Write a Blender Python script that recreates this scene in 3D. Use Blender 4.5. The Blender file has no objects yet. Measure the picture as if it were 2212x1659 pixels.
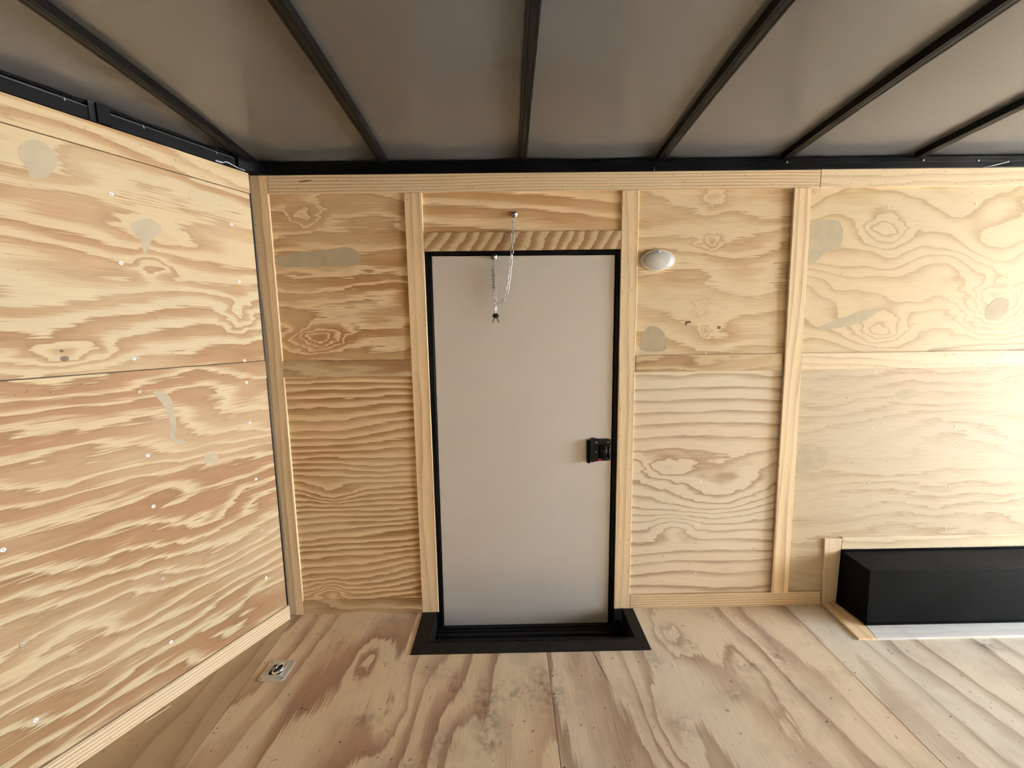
import bpy, bmesh, math, random
from mathutils import Vector, Matrix
random.seed(7)
scene = bpy.context.scene
COL = scene.collection

# ------------------------------------------------------------------ camera
R0 = Vector((0.99985, -0.01029, -0.01366))     # image right
R1 = Vector((-0.01488, -0.13045, -0.99134))    # image down
R2 = Vector((0.00842, 0.99140, -0.13059))      # view direction
cam_d = bpy.data.cameras.new('camera'); cam = bpy.data.objects.new('camera', cam_d); COL.objects.link(cam)
cam_d.sensor_width = 36.0; cam_d.lens = 36.0 * 894.54 / 2212.0
cam_d.clip_start = 0.02
cam.matrix_world = Matrix(((R0.x, -R1.x, -R2.x, 0.0), (R0.y, -R1.y, -R2.y, -1.91), (R0.z, -R1.z, -R2.z, 1.392), (0, 0, 0, 1)))
scene.camera = cam

# ------------------------------------------------------------------ sky, sun, exposure
X_END = 6.0          # open rear end of the trailer
W_BACK = -2.54       # opposite side wall
world = bpy.data.worlds.new('sky'); scene.world = world; world.use_nodes = True
bg = world.node_tree.nodes['Background']; bg.inputs[0].default_value = (0.78, 0.89, 1.0, 1); bg.inputs[1].default_value = 15.0
sun_d = bpy.data.lights.new('sun', 'SUN'); sun_d.energy = 130.0; sun_d.angle = 0.03; sun_d.color = (1.0, 0.96, 0.90)
sun = bpy.data.objects.new('sun', sun_d); COL.objects.link(sun)
sun.rotation_euler = Vector((0.12, 0.75, -0.85)).to_track_quat('-Z', 'Y').to_euler()
por_d = bpy.data.lights.new('rear_opening_portal', 'AREA'); por_d.shape = 'RECTANGLE'; por_d.size = 2.5; por_d.size_y = 2.05
por_d.cycles.is_portal = True
por = bpy.data.objects.new('rear_opening_portal', por_d); COL.objects.link(por)
por.location = (X_END, W_BACK / 2, 1.03); por.rotation_euler = Vector((-1, 0, 0)).to_track_quat('-Z', 'Z').to_euler()
scene.view_settings.view_transform = 'Standard'; scene.view_settings.look = 'None'
scene.view_settings.gamma = 1.0; scene.view_settings.use_curve_mapping = False
scene.view_settings.exposure = 1.40
scene.cycles.max_bounces = 6; scene.cycles.diffuse_bounces = 4; scene.cycles.glossy_bounces = 3
scene.cycles.use_adaptive_sampling = True; scene.cycles.adaptive_threshold = 0.06; scene.cycles.adaptive_min_samples = 24
scene.cycles.use_denoising = True
scene.cycles.caustics_reflective = False; scene.cycles.caustics_refractive = False
scene.cycles.sample_clamp_indirect = 6.0

# ------------------------------------------------------------------ geometry of the place (metres)
ANG = math.radians(26.13); X0 = -1.075          # slanted nose wall meets the side wall plane at X0
GL = Vector((-math.sin(ANG), -math.cos(ANG), 0)) # along the nose wall, away from the corner
NL = Vector((math.cos(ANG), -math.sin(ANG), 0))  # its normal, into the room
def LP(s, z, off=0.0): return Vector((X0, 0, 0)) + GL * s + Vector((0, 0, z)) + NL * off
UP = Vector((0, 0, 1)); EX = Vector((1, 0, 0)); EY = Vector((0, 1, 0)); NF = Vector((0, -1, 0))
S_MAX = 1.27 / math.cos(ANG)
Z_TOP = 2.063
def roof(y): return 0.050 * (1 - ((y - W_BACK / 2) / 1.25) ** 2)   # the roof's arch
Z_BEAM = 2.107; BEAM_H = 0.026

# ------------------------------------------------------------------ node helper
class S:
    def __init__(s, nt, sock): s.nt = nt; s.k = sock
    def _m(s, op, *a):
        n = s.nt.nodes.new('ShaderNodeMath'); n.operation = op
        for i, v in enumerate((s,) + a):
            if isinstance(v, S): s.nt.links.new(v.k, n.inputs[i])
            else: n.inputs[i].default_value = v
        return S(s.nt, n.outputs[0])
    def __add__(s, o): return s._m('ADD', o)
    __radd__ = __add__
    def __sub__(s, o): return s._m('SUBTRACT', o)
    def __mul__(s, o): return s._m('MULTIPLY', o)
    __rmul__ = __mul__
    def frac(s): return s._m('FRACT')
    def exp(s): return s._m('EXPONENT')
    def pw(s, e): return s._m('POWER', e)
    def mx(s, o): return s._m('MAXIMUM', o)
    def mn(s, o): return s._m('MINIMUM', o)
    def step(s, a, b, lo=0.0, hi=1.0):
        n = s.nt.nodes.new('ShaderNodeMapRange'); n.interpolation_type = 'SMOOTHSTEP'
        s.nt.links.new(s.k, n.inputs[0])
        for i, v in enumerate((a, b, lo, hi)): n.inputs[i + 1].default_value = v
        return S(s.nt, n.outputs[0])
def new_mat(name):
    m = bpy.data.materials.new(name); m.use_nodes = True
    return m, m.node_tree, m.node_tree.nodes['Principled BSDF']
def vec(nt, x, y, z=0.0):
    n = nt.nodes.new('ShaderNodeCombineXYZ')
    for i, v in enumerate((x, y, z)):
        if isinstance(v, S): nt.links.new(v.k, n.inputs[i])
        else: n.inputs[i].default_value = v
    return n.outputs[0]
def noise(nt, v, scale=1.0, detail=2.0, rough=0.5, dist=0.0):
    n = nt.nodes.new('ShaderNodeTexNoise'); nt.links.new(v, n.inputs['Vector'])
    n.inputs['Scale'].default_value = scale; n.inputs['Detail'].default_value = detail
    n.inputs['Roughness'].default_value = rough; n.inputs['Distortion'].default_value = dist
    return S(nt, n.outputs['Fac'])
def mixc(nt, f, a, b, mode='MIX'):
    n = nt.nodes.new('ShaderNodeMix'); n.data_type = 'RGBA'; n.blend_type = mode
    ins = [i for i in n.inputs if i.type == 'RGBA']; fi = n.inputs[0]
    if isinstance(f, S): nt.links.new(f.k, fi)
    else: fi.default_value = f
    for s_, v in zip(ins, (a, b)):
        if isinstance(v, tuple): s_.default_value = v if len(v) == 4 else v + (1,)
        else: nt.links.new(v, s_)
    return [o for o in n.outputs if o.type == 'RGBA'][0]
def uvs(nt):
    t = nt.nodes.new('ShaderNodeTexCoord'); sp = nt.nodes.new('ShaderNodeSeparateXYZ')
    nt.links.new(t.outputs['UV'], sp.inputs[0])
    return S(nt, sp.outputs[0]), S(nt, sp.outputs[1])

# ------------------------------------------------------------------ wood
PINE_L = (0.615, 0.485, 0.298); PINE_D = (0.35, 0.19, 0.078)
def wood(name, seed=0.0, K=10.0, A1=1.5, s1=(1.2, 4.0), A2=0.35, s2=(4.0, 16.0), A3=0.25, s3=(7.0, 190.0),
         light=PINE_L, dark=PINE_D, band=(0.25, 0.75, 0.90), depth=(0.35, 1.0), knots=(), spots=(), stains=(),
         dirt=0.0, rough=0.62, tint=0.5, slope=0.0, red=0.25):
    """Rotary-cut pine: contour bands of a smooth field, ragged along the grain (u)."""
    m, nt, b = new_mat(name)
    u, v = uvs(nt)
    n1 = noise(nt, vec(nt, u * s1[0], v * s1[1], seed), 1.0, 1.5, 0.45)
    n2 = noise(nt, vec(nt, u * s2[0], v * s2[1], seed + 3.1), 1.0, 2.0, 0.55)
    n3 = noise(nt, vec(nt, u * s3[0], v * s3[1], seed + 5.7), 1.0, 1.0, 0.5)
    F = v * K + u * slope + n1 * (A1 * 4.0) + n2 * (A2 * 2.0) + (n3 - 0.5) * A3
    if knots:
        wu = noise(nt, vec(nt, u * 14.0, v * 30.0, seed + 61.0), 1.0, 1.0, 0.55); wv = noise(nt, vec(nt, u * 9.0, v * 22.0, seed + 67.0), 1.0, 1.0, 0.55)
        uk = u + (wu - 0.5) * 0.10; vk = v + (wv - 0.5) * 0.05
    for (ku, kv, su, sv, amp) in knots:
        du = (uk - ku) * (1.0 / su); dv = (vk - kv) * (1.0 / sv)
        F = F + ((du * du + dv * dv) * -1.0).exp() * amp
    t = F.frac()
    amt = t.step(band[0], band[1]) * t.step(band[2], 1.0, 1.0, 0.0)
    wob = noise(nt, vec(nt, u * 1.4, v * 5.0, seed + 11.0), 1.0, 2.0, 0.5)
    amt = amt * wob.step(0.32, 0.66, depth[0], depth[1])
    warm = noise(nt, vec(nt, u * 1.1, v * 3.0, seed + 17.0), 1.0, 0.0, 0.5).step(0.35, 0.65)
    lite = mixc(nt, warm * tint, light, (light[0] * 1.03, light[1] * 0.95, light[2] * 0.86))
    drk = mixc(nt, warm * red, dark, (dark[0] * 1.0, dark[1] * 0.86, dark[2] * 0.95))
    c = mixc(nt, amt, lite, drk)
    line = t.step(0.72, 0.92) * t.step(0.94, 1.0, 1.0, 0.0) * wob.step(0.30, 0.62, depth[0] * 0.55, depth[1] * 0.55)
    c = mixc(nt, line, c, (dark[0] * 0.66, dark[1] * 0.60, dark[2] * 0.55))          # dense latewood edge
    fib = noise(nt, vec(nt, u * 9.0, v * 420.0, seed + 23.0), 1.0, 1.0, 0.6).step(0.25, 0.75, 0.93, 1.05)
    c = mixc(nt, 1.0, c, vec(nt, fib, fib, fib), 'MULTIPLY')
    fleck = noise(nt, vec(nt, u * 38.0, v * 150.0, seed + 31.0), 1.0, 0.0).step(0.80, 0.86, 0.0, 0.45)
    c = mixc(nt, fleck, c, (0.20, 0.11, 0.05))
    for (ku, kv, ru, rv, st) in spots:             # dark knots and splits
        du = (u - ku) * (1.0 / ru); dv = (v - kv) * (1.0 / rv)
        g = (du * du + dv * dv + (n2 - 0.5) * 1.2).step(0.45, 1.1, st, 0.0)
        c = mixc(nt, g, c, (0.10, 0.05, 0.025))
    if dirt > 0:
        dn = noise(nt, vec(nt, u, v, seed + 41.0), 5.0, 3.0, 0.62).step(0.46, 0.78, 0.0, dirt)
        c = mixc(nt, dn, c, (0.24, 0.19, 0.14))
        dn = noise(nt, vec(nt, u, v, seed + 47.0), 48.0, 1.0, 0.5).step(0.735, 0.77, 0.0, 0.55)
        c = mixc(nt, dn, c, (0.12, 0.08, 0.05))
    if stains: nn = noise(nt, vec(nt, u, v, seed + 53.0), 34.0, 3.0, 0.65).step(0.36, 0.66)
    for (ku, kv, ru, rv, st) in stains:            # boot marks and grime
        du = (u - ku) * (1.0 / ru); dv = (v - kv) * (1.0 / rv)
        g = ((du * du + dv * dv) * -1.0).exp()
        c = mixc(nt, g * nn * st, c, (0.13, 0.10, 0.075))
    nt.links.new(c, b.inputs['Base Color'])
    b.inputs['Roughness'].default_value = rough
    b.inputs['Specular IOR Level'].default_value = 0.3
    return m

# ------------------------------------------------------------------ plain materials
def paint(name, col, rough=0.4, metal=0.0, spec=0.5, var=0.0, vscale=6.0, rvar=0.0, aniso=None):
    m, nt, b = new_mat(name)
    tc = nt.nodes.new('ShaderNodeTexCoord').outputs['Object']
    n = noise(nt, tc, vscale, 4.0, 0.6)
    if var:
        d = tuple(max(0.0, x * (1 - var)) for x in col); l = tuple(x * (1 + var) for x in col)
        nt.links.new(mixc(nt, n.step(0.3, 0.7), d, l), b.inputs['Base Color'])
    else: b.inputs['Base Color'].default_value = col + (1,)
    if rvar: nt.links.new(n.step(0.3, 0.7, rough - rvar, rough + rvar).k, b.inputs['Roughness'])
    else: b.inputs['Roughness'].default_value = rough
    b.inputs['Metallic'].default_value = metal; b.inputs['Specular IOR Level'].default_value = spec
    return m
M = {}
M['black'] = paint('black_painted_steel', (0.0025, 0.0025, 0.003), 0.42, 0, 0.10, 0.35, 9, 0.08)
M['beam'] = paint('black_roof_beam_paint', (0.004, 0.0037, 0.0032), 0.42, 0, 0.25, 0.2, 9, 0.06)
M['well'] = paint('black_fender_paint', (0.003, 0.003, 0.003), 0.42, 0, 0.09, 0.25, 5, 0.06)
M['frame'] = paint('black_frame_enamel', (0.004, 0.004, 0.005), 0.35, 0, 0.15)
M['sill'] = paint('black_sill_metal', (0.009, 0.008, 0.008), 0.42, 0, 0.25, 0.5, 14, 0.1)
M['ceil'] = paint('taupe_roof_skin', (0.165, 0.166, 0.168), 0.23, 0.30, 0.55)
M['door'] = paint('taupe_door_skin', (0.72, 0.68, 0.645), 0.36, 0.25, 0.5, 0.02, 3.0, 0.02)
M['zinc'] = paint('zinc_plated_steel', (0.40, 0.40, 0.385), 0.30, 1.0)
M['chrome'] = paint('bright_steel', (0.75, 0.75, 0.74), 0.18, 1.0)
M['screwl'] = paint('bright_screw_head', (0.93, 0.93, 0.92), 0.35, 0.0, 0.6)
M['screwd'] = paint('dull_screw_head', (0.55, 0.48, 0.38), 0.45, 0.5, 0.5)
M['dark'] = paint('dark_hole', (0.03, 0.018, 0.01), 0.8, 0, 0.1)
M['filler'] = paint('grey_wood_filler', (0.48, 0.40, 0.275), 0.7, 0, 0.2, 0.06, 25)
M['white'] = paint('white_plastic', (0.82, 0.80, 0.76), 0.35, 0, 0.5)
M['lens'] = paint('frosted_lens', (0.60, 0.58, 0.55), 0.28, 0, 0.5)
M['plastic'] = paint('black_plastic', (0.006, 0.006, 0.007), 0.33, 0, 0.35)
M['red'] = paint('red_plastic', (0.30, 0.015, 0.02), 0.4)
M['brass'] = paint('worn_brass', (0.30, 0.16, 0.075), 0.35, 0.9)
M['plate'] = paint('galvanised_plate', (0.60, 0.60, 0.57), 0.5, 0.6, 0.5, 0.06, 20, 0.05)
M['pan'] = paint('shaded_pan_steel', (0.035, 0.038, 0.035), 0.5, 0.3)  # same steel as the plate, with the recess shade put into its colour
M['wire'] = paint('white_wire_sheath', (0.75, 0.74, 0.80), 0.4)
M['conn'] = paint('grey_butt_connector', (0.40, 0.42, 0.58), 0.4)
M['skin'] = paint('outer_skin', (0.25, 0.25, 0.25), 0.6)
M['ground'] = paint('pale_gravel_ground', (0.42, 0.42, 0.41), 0.9, 0, 0.2, 0.25, 3)
M['splinter'] = paint('pale_splinter', (0.78, 0.66, 0.50), 0.7)

# ------------------------------------------------------------------ mesh builders
def link(name, bm, mat, parent=None, smooth=False, kind=None):
    bmesh.ops.recalc_face_normals(bm, faces=bm.faces[:])
    me = bpy.data.meshes.new(name); bm.to_mesh(me); bm.free()
    if smooth:
        for p in me.polygons: p.use_smooth = True
    if mat: me.materials.append(mat)
    o = bpy.data.objects.new(name, me); COL.objects.link(o)
    if parent: o.parent = parent
    if kind: o['kind'] = kind
    return o
def share(name, src, loc, parent, rot=None, scale=None):
    o = src.copy(); o.name = name; COL.objects.link(o); o.parent = parent
    o.location = loc
    if rot is not None: o.rotation_euler = rot
    if scale is not None: o.scale = scale
    return o
def put_uv(bm, gu, gv, off=(0, 0)):
    lay = bm.loops.layers.uv.verify()
    for f in bm.faces:
        for l in f.loops: l[lay].uv = (l.vert.co.dot(gu) + off[0], l.vert.co.dot(gv) + off[1])
def plate(name, pts, n, th, mat, gu, gv, parent, off=(0, 0), bev=0.0012, proud=0.0, origin=None):
    """A board: outline pts on the room face, thickness th behind it; gu, gv = grain and cross axes."""
    bm = bmesh.new()
    f = [bm.verts.new(Vector(p) + n * proud) for p in pts]
    k = [bm.verts.new(Vector(p) + n * (proud - th)) for p in pts]
    front = bm.faces.new(f); bm.faces.new(k[::-1])
    N_ = len(f)
    for i in range(N_): bm.faces.new((f[i], k[i], k[(i + 1) % N_], f[(i + 1) % N_]))
    if bev: bmesh.ops.bevel(bm, geom=list(front.edges), offset=bev, segments=1, affect='EDGES')
    put_uv(bm, gu, gv, off)
    return link(name, bm, mat, parent)
def rect_f(x0, x1, z0, z1): return [(x0, 0, z0), (x1, 0, z0), (x1, 0, z1), (x0, 0, z1)]
def rect_l(s0, s1, z0, z1): return [LP(s0, z0), LP(s1, z0), LP(s1, z1), LP(s0, z1)]
def box(bm, lo, hi, bev=0.0):
    vs = [bm.verts.new((x, y, z)) for x in (lo[0], hi[0]) for y in (lo[1], hi[1]) for z in (lo[2], hi[2])]
    fs = [bm.faces.new([vs[i] for i in q]) for q in ((0, 1, 3, 2), (4, 6, 7, 5), (0, 4, 5, 1), (2, 3, 7, 6), (0, 2, 6, 4), (1, 5, 7, 3))]
    if bev:
        es = list({e for f in fs for e in f.edges})
        bmesh.ops.bevel(bm, geom=es, offset=bev, segments=2, affect='EDGES')
def obox(name, lo, hi, mat, parent=None, bev=0.0, kind=None):
    bm = bmesh.new(); box(bm, lo, hi, bev)
    lay = bm.loops.layers.uv.verify()
    return link(name, bm, mat, parent, kind=kind)
def tube(bm, pts, r, seg=8, closed=False):
    pts = [Vector(p) for p in pts]; n = len(pts); rings = []
    up = Vector((0.123, 0.95, 0.28)).normalized()
    for i, p in enumerate(pts):
        a = pts[(i - 1) % n] if (closed or i > 0) else pts[i]
        b = pts[(i + 1) % n] if (closed or i < n - 1) else pts[i]
        t = (b - a).normalized(); x = t.cross(up).normalized(); y = x.cross(t)
        rr = r[i] if isinstance(r, (list, tuple)) else r
        rings.append([bm.verts.new(p + (x * math.cos(2 * math.pi * j / seg) + y * math.sin(2 * math.pi * j / seg)) * rr) for j in range(seg)])
    for i in range(n if closed else n - 1):
        A, B = rings[i], rings[(i + 1) % n]
        for j in range(seg): bm.faces.new((A[j], A[(j + 1) % seg], B[(j + 1) % seg], B[j]))
    if not closed:
        bm.faces.new(rings[0]); bm.faces.new(rings[-1][::-1])
def lathe(bm, prof, c, axis, seg=16, sx=1.0, sy=1.0, xa=None):
    """prof = [(radius, height along axis)], closed at both ends by centre points when radius is 0."""
    axis = Vector(axis).normalized(); xa = Vector(xa) if xa else axis.orthogonal().normalized(); ya = axis.cross(xa); c = Vector(c)
    prev = None
    for r, hgt in prof:
        if r < 1e-6: cur = [bm.verts.new(c + axis * hgt)]
        else: cur = [bm.verts.new(c + axis * hgt + xa * (r * sx * math.cos(2 * math.pi * j / seg)) + ya * (r * sy * math.sin(2 * math.pi * j / seg))) for j in range(seg)]
        if prev:
            for j in range(seg):
                a, b = prev[j % len(prev)], prev[(j + 1) % len(prev)]; d, e = cur[j % len(cur)], cur[(j + 1) % len(cur)]
                q = [];
                for w in (a, b, e, d):
                    if w not in q: q.append(w)
                if len(q) > 2: bm.faces.new(q)
        prev = cur
def tag(o, label, cat, group=None):
    o['label'] = label; o['category'] = cat
    if group: o['group'] = group
    return o
def empty(name, loc=(0, 0, 0), kind=None):
    o = bpy.data.objects.new(name, None); COL.objects.link(o); o.location = loc; o.empty_display_size = 0.05
    if kind: o['kind'] = kind
    return o
def struct(name, lo, hi, mat): return obox(name, lo, hi, mat, kind='structure')
def smooth_loop(pts, k=4):
    out = []; n = len(pts)
    for i in range(n):
        p0, p1, p2, p3 = pts[i - 1], pts[i], pts[(i + 1) % n], pts[(i + 2) % n]
        for j in range(k):
            t = j / k
            out.append(tuple(0.5 * (2 * b + (c - a) * t + (2 * a - 5 * b + 4 * c - d) * t * t + (3 * b - a - 3 * c + d) * t ** 3)
                             for a, b, c, d in zip(p0, p1, p2, p3)))
    return out

# ================================================================== WOOD MATERIALS
# u = along the grain, v = across; front wall u=x v=z, nose wall u=s v=z, floor u=y v=x
WD = {}
WD['nose_up'] = wood('pine_nose_upper', 1.3, K=11, A1=1.25, s1=(1.0, 4.0), A2=0.55, s2=(3.6, 15.0), A3=0.50, band=(0.30, 0.66, 0.92), depth=(0.35, 0.95),
    knots=[(0.68, 1.335, 0.11, 0.045, 2.2), (0.425, 1.63, 0.045, 0.05, -1.2), (0.14, 1.46, 0.05, 0.08, 1.4), (0.40, 1.74, 0.12, 0.05, 0.9), (0.66, 1.90, 0.14, 0.05, 0.9)],
    spots=[(0.682, 1.321, 0.011, 0.009, 0.85), (0.686, 1.345, 0.006, 0.004, 1.0)])
WD['nose_low'] = wood('pine_nose_lower', 8.3, K=15, A1=1.35, s1=(1.5, 3.8), A2=0.80, s2=(4.0, 16.0), A3=0.70, band=(0.10, 0.46, 0.90), depth=(0.55, 1.0), slope=-0.5,
    knots=[(0.35, 0.62, 0.20, 0.07, 1.3), (0.7, 0.45, 0.22, 0.06, -1.0)], dark=(0.36, 0.20, 0.088), red=0.4)
WD['nose_top'] = wood('pine_nose_top_board', 4.4, K=14, A1=0.9, s1=(1.3, 4.0), A2=0.4, s2=(4, 14), A3=0.4, band=(0.3, 0.75, 0.92), depth=(0.3, 0.9))
WD['f_left_up'] = wood('pine_front_left_upper', 2.6, K=11, A1=1.1, s1=(1.4, 4.2), A2=0.6, s2=(4.0, 15.0), A3=0.60, band=(0.10, 0.46, 0.90), depth=(0.5, 1.0), light=(0.83, 0.64, 0.40), dark=(0.44, 0.232, 0.086),
    knots=[(-0.86, 1.365, 0.10, 0.05, 3.6), (-0.88, 1.90, 0.07, 0.05, 2.0), (-0.8, 1.62, 0.2, 0.06, 0.9)], spots=[(-0.87, 1.355, 0.004, 0.003, 0.7)])
WD['f_left_low'] = wood('pine_front_left_lower', 12.1, K=30, A1=1.15, s1=(1.1, 3.0), A2=0.55, s2=(3.0, 11.0), A3=0.45, band=(0.18, 0.70, 0.92), depth=(0.6, 1.0), slope=-1.6, light=(0.80, 0.62, 0.385), dark=(0.45, 0.25, 0.10),
    knots=[(-0.85, 0.62, 0.12, 0.06, 1.6), (-0.9, 0.11, 0.07, 0.05, -2.0)])
WD['f_over'] = wood('pine_over_door', 6.7, K=13, A1=0.5, s1=(0.7, 3.0), A2=0.30, s2=(2.4, 12.0), A3=0.40, band=(0.05, 0.55, 0.86), depth=(0.55, 1.0), slope=0.5, light=(0.88, 0.69, 0.44), dark=(0.53, 0.31, 0.13))
WD['f_right_up'] = wood('pine_front_right_upper', 9.9, K=9, A1=1.1, s1=(1.7, 3.4), A2=0.55, s2=(3.6, 14.0), A3=0.65, band=(0.25, 0.72, 0.92), depth=(0.30, 0.80),
    knots=[(0.909, 1.77, 0.05, 0.03, 2.2), (0.88, 1.48, 0.035, 0.03, 2.2), (0.915, 1.372, 0.022, 0.022, 2.0), (0.92, 1.95, 0.06, 0.06, 1.2)],
    spots=[(0.83, 1.415, 0.013, 0.005, 1.0), (0.818, 1.41, 0.006, 0.010, 0.9), (0.97, 1.388, 0.010, 0.008, 0.85)],
    light=(0.75, 0.605, 0.395), dark=(0.55, 0.36, 0.175))
WD['f_right_low'] = wood('pine_front_right_lower', 3.9, K=17, A1=0.9, s1=(1.1, 2.6), A2=0.32, s2=(2.6, 8.0), A3=0.26, band=(0.50, 0.86, 0.95), depth=(0.40, 0.85),
    knots=[(0.80, 0.42, 0.10, 0.06, -1.8), (0.76, 0.72, 0.12, 0.05, 1.5), (1.04, 0.60, 0.26, 0.13, 2.4), (0.60, 0.73, 0.05, 0.05, -1.2)], light=(0.76, 0.65, 0.49), dark=(0.52, 0.36, 0.22))
WD['far_up'] = wood('pine_far_upper', 15.3, K=13, A1=2.2, s1=(1.8, 3.2), A2=0.45, s2=(5.0, 12.0), A3=0.14, band=(0.48, 0.86, 0.95), depth=(0.30, 0.62), s3=(9, 120),
    knots=[(2.243, 1.46, 0.16, 0.12, 5.0), (1.70, 1.81, 0.10, 0.07, 2.6), (1.72, 1.36, 0.09, 0.05, 2.0)], light=(0.66, 0.535, 0.34), dark=(0.45, 0.315, 0.155), red=0.1)
WD['far_low'] = wood('pine_far_lower', 17.7, K=14, A1=1.2, s1=(1.7, 3.6), A2=0.65, s2=(4.4, 16.0), A3=0.80, band=(0.35, 0.80, 0.93), depth=(0.10, 0.48), s3=(9, 120),
    light=(0.56, 0.465, 0.33), dark=(0.40, 0.28, 0.16), red=0.3)
WD['strip_a'] = wood('pine_strip_plain', 21.0, K=26, A1=0.7, s1=(0.7, 6.0), A2=0.25, s2=(3, 20), A3=0.15, band=(0.30, 0.80, 0.93), depth=(0.20, 0.55), light=(0.86, 0.675, 0.435), dark=(0.58, 0.38, 0.19))
WD['strip_b'] = wood('pine_strip_lined', 24.0, K=75, A1=0.8, s1=(0.7, 3.0), A2=0.35, s2=(2.6, 12), A3=0.22, band=(0.30, 0.82, 0.94), depth=(0.45, 0.9), light=(0.76, 0.605, 0.40), dark=(0.52, 0.33, 0.16))
WD['strip_c'] = wood('pine_strip_cathedral', 27.0, K=14, A1=0.9, s1=(2.6, 4.0), A2=0.3, s2=(5, 14), A3=0.25, slope=-17, band=(0.20, 0.68, 0.90), depth=(0.5, 0.95))
WD['strip_d'] = wood('pine_strip_blotched', 28.0, K=16, A1=1.0, s1=(1.6, 7.0), A2=0.5, s2=(5, 26), A3=0.45, band=(0.15, 0.60, 0.90), depth=(0.2, 1.0))
WD['strip_w'] = wood('pine_strip_whitened', 29.0, K=24, A1=0.8, s1=(1.2, 5.0), A2=0.35, s2=(4, 16), A3=0.5, band=(0.35, 0.82, 0.94), depth=(0.05, 0.25), light=(0.74, 0.72, 0.68), dark=(0.55, 0.50, 0.43), dirt=0.2)
WD['strip_p'] = wood('pine_strip_pale', 30.0, K=24, A1=0.8, s1=(1.2, 5.0), A2=0.35, s2=(4, 16), A3=0.35, band=(0.35, 0.82, 0.94), depth=(0.12, 0.45), light=(0.75, 0.62, 0.43), dark=(0.53, 0.37, 0.20))
FL_L = (0.75, 0.61, 0.43); FL_D = (0.47, 0.30, 0.19)
FST = [(-0.206, -0.784, .05, .05, .35), (-0.447, -0.231, .05, .035, .55), (-0.577, -0.539, .03, .07, .5), (-0.52, -0.10, .10, .05, .6), (-0.65, -0.085, .07, .045, .7),
       (-0.481, 0.012, .05, .05, .55), (-0.463, 0.121, .10, .05, .65), (-0.674, -0.244, .04, .05, .6), (-0.75, -0.314, .05, .06, .5), (-0.378, -0.30, .03, .09, .35)]
FST2 = [(-0.47, 0.17, .09, .03, .6), (-0.252, 0.776, .04, .04, .55), (-0.323, 1.12, .05, .05, .6), (-0.377, 0.972, .03, .06, .6), (-0.62, 0.60, .05, .07, .4), (-0.511, 0.838, .03, .05, .45), (-0.33, 0.6, .04, .05, .35)]
WD['floor_a'] = wood('pine_floor_nose', 33.0, K=7, A1=0.7, s1=(1.2, 2.5), A2=0.25, s2=(3, 9), A3=0.2, band=(0.3, 0.8, 0.93), depth=(0.2, 0.5), light=(0.52, 0.40, 0.26), dark=(0.38, 0.26, 0.155), dirt=0.35, rough=0.7)
WD['floor_b'] = wood('pine_floor_sheet', 36.2, K=5.5, A1=0.85, s1=(0.75, 3.0), A2=0.42, s2=(2.0, 8.5), A3=0.30, band=(0.34, 0.72, 0.90), depth=(0.35, 1.0), knots=[(-0.30, -0.62, 0.10, 0.05, 1.2), (-0.55, -0.45, 0.16, 0.06, -1.2), (-0.7, -0.2, 0.2, 0.06, 1.0)], light=FL_L, dark=FL_D, dirt=0.32, rough=0.66, stains=FST, slope=-1.2, red=0.5)
WD['floor_c'] = wood('pine_floor_sheet_worn', 39.4, K=6, A1=0.8, s1=(0.75, 3.0), A2=0.42, s2=(2.0, 8.5), A3=0.26, band=(0.42, 0.82, 0.93), depth=(0.30, 0.95), knots=[(-0.20, 0.72, 0.10, 0.06, 1.6), (-0.42, 0.95, 0.14, 0.05, -1.3), (-0.65, 0.55, 0.16, 0.06, 1.2)], light=(0.74, 0.625, 0.48), dark=(0.49, 0.355, 0.245), dirt=0.36, rough=0.62, stains=FST2, slope=0.8, red=0.35)
WD['floor_d'] = wood('pine_floor_sheet_rear', 43.7, K=6, A1=0.8, s1=(0.75, 3.0), A2=0.4, s2=(2.0, 8.5), A3=0.26, band=(0.42, 0.82, 0.93), depth=(0.30, 0.9), light=(0.70, 0.63, 0.525), dark=(0.48, 0.385, 0.285), dirt=0.30, rough=0.55, stains=[(-0.297, 2.07, .03, .06, .7)], slope=1.0, red=0.5)

# ================================================================== THE SHELL
ground = struct('floor_outside_ground', (-30, -30, -0.75), (40, 30, -0.55), M['ground']); ground.name = 'ground'

# --- side wall with the door
wall_f = struct('wall_front', (-1.30, 0.045, -0.16), (X_END, 0.060, 2.16), M['skin'])
def fp(name, x0, x1, z0, z1, mat, off=(0, 0)): return plate(name, rect_f(x0, x1, z0, z1), NF, 0.009, WD[mat], EX, UP, wall_f, off, 0.0008)
P_lu = fp('plywood_panel', -1.130, -0.3705, 1.225, 2.066, 'f_left_up')
P_ll = fp('plywood_panel', -1.130, -0.3705, 0.0, 1.2235, 'f_left_low')
P_ov = fp('plywood_panel', -0.3700, 0.5130, 1.7425, 2.066, 'f_over')
P_ru = fp('plywood_panel', 0.5140, 1.318, 1.225, 2.066, 'f_right_up')
P_rl = fp('plywood_panel', 0.5140, 1.318, 0.0, 1.2235, 'f_right_low')
P_fu = fp('plywood_panel', 1.3195, 2.60, 1.225, 2.066, 'far_up')
P_fl = fp('plywood_panel', 1.3195, 2.60, 0.0, 1.2235, 'far_low')
fp('plywood_panel', 2.6015, X_END - 0.05, 1.225, 2.066, 'far_up', (3.0, 0)); fp('plywood_panel', 2.6015, X_END - 0.05, 0.0, 1.2235, 'far_low', (3.0, 0))
def strip(pts, vert, mat, seed, name='trim_board', n=NF, par=None, th=0.0095, proud=0.0095):
    gu, gv = (UP, EX) if vert else (EX, UP)
    return plate(name, pts, n, th, WD[mat], gu, gv, par or wall_f, (seed * 3.17, seed * 0.731), 0.0013, proud=proud)
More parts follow.
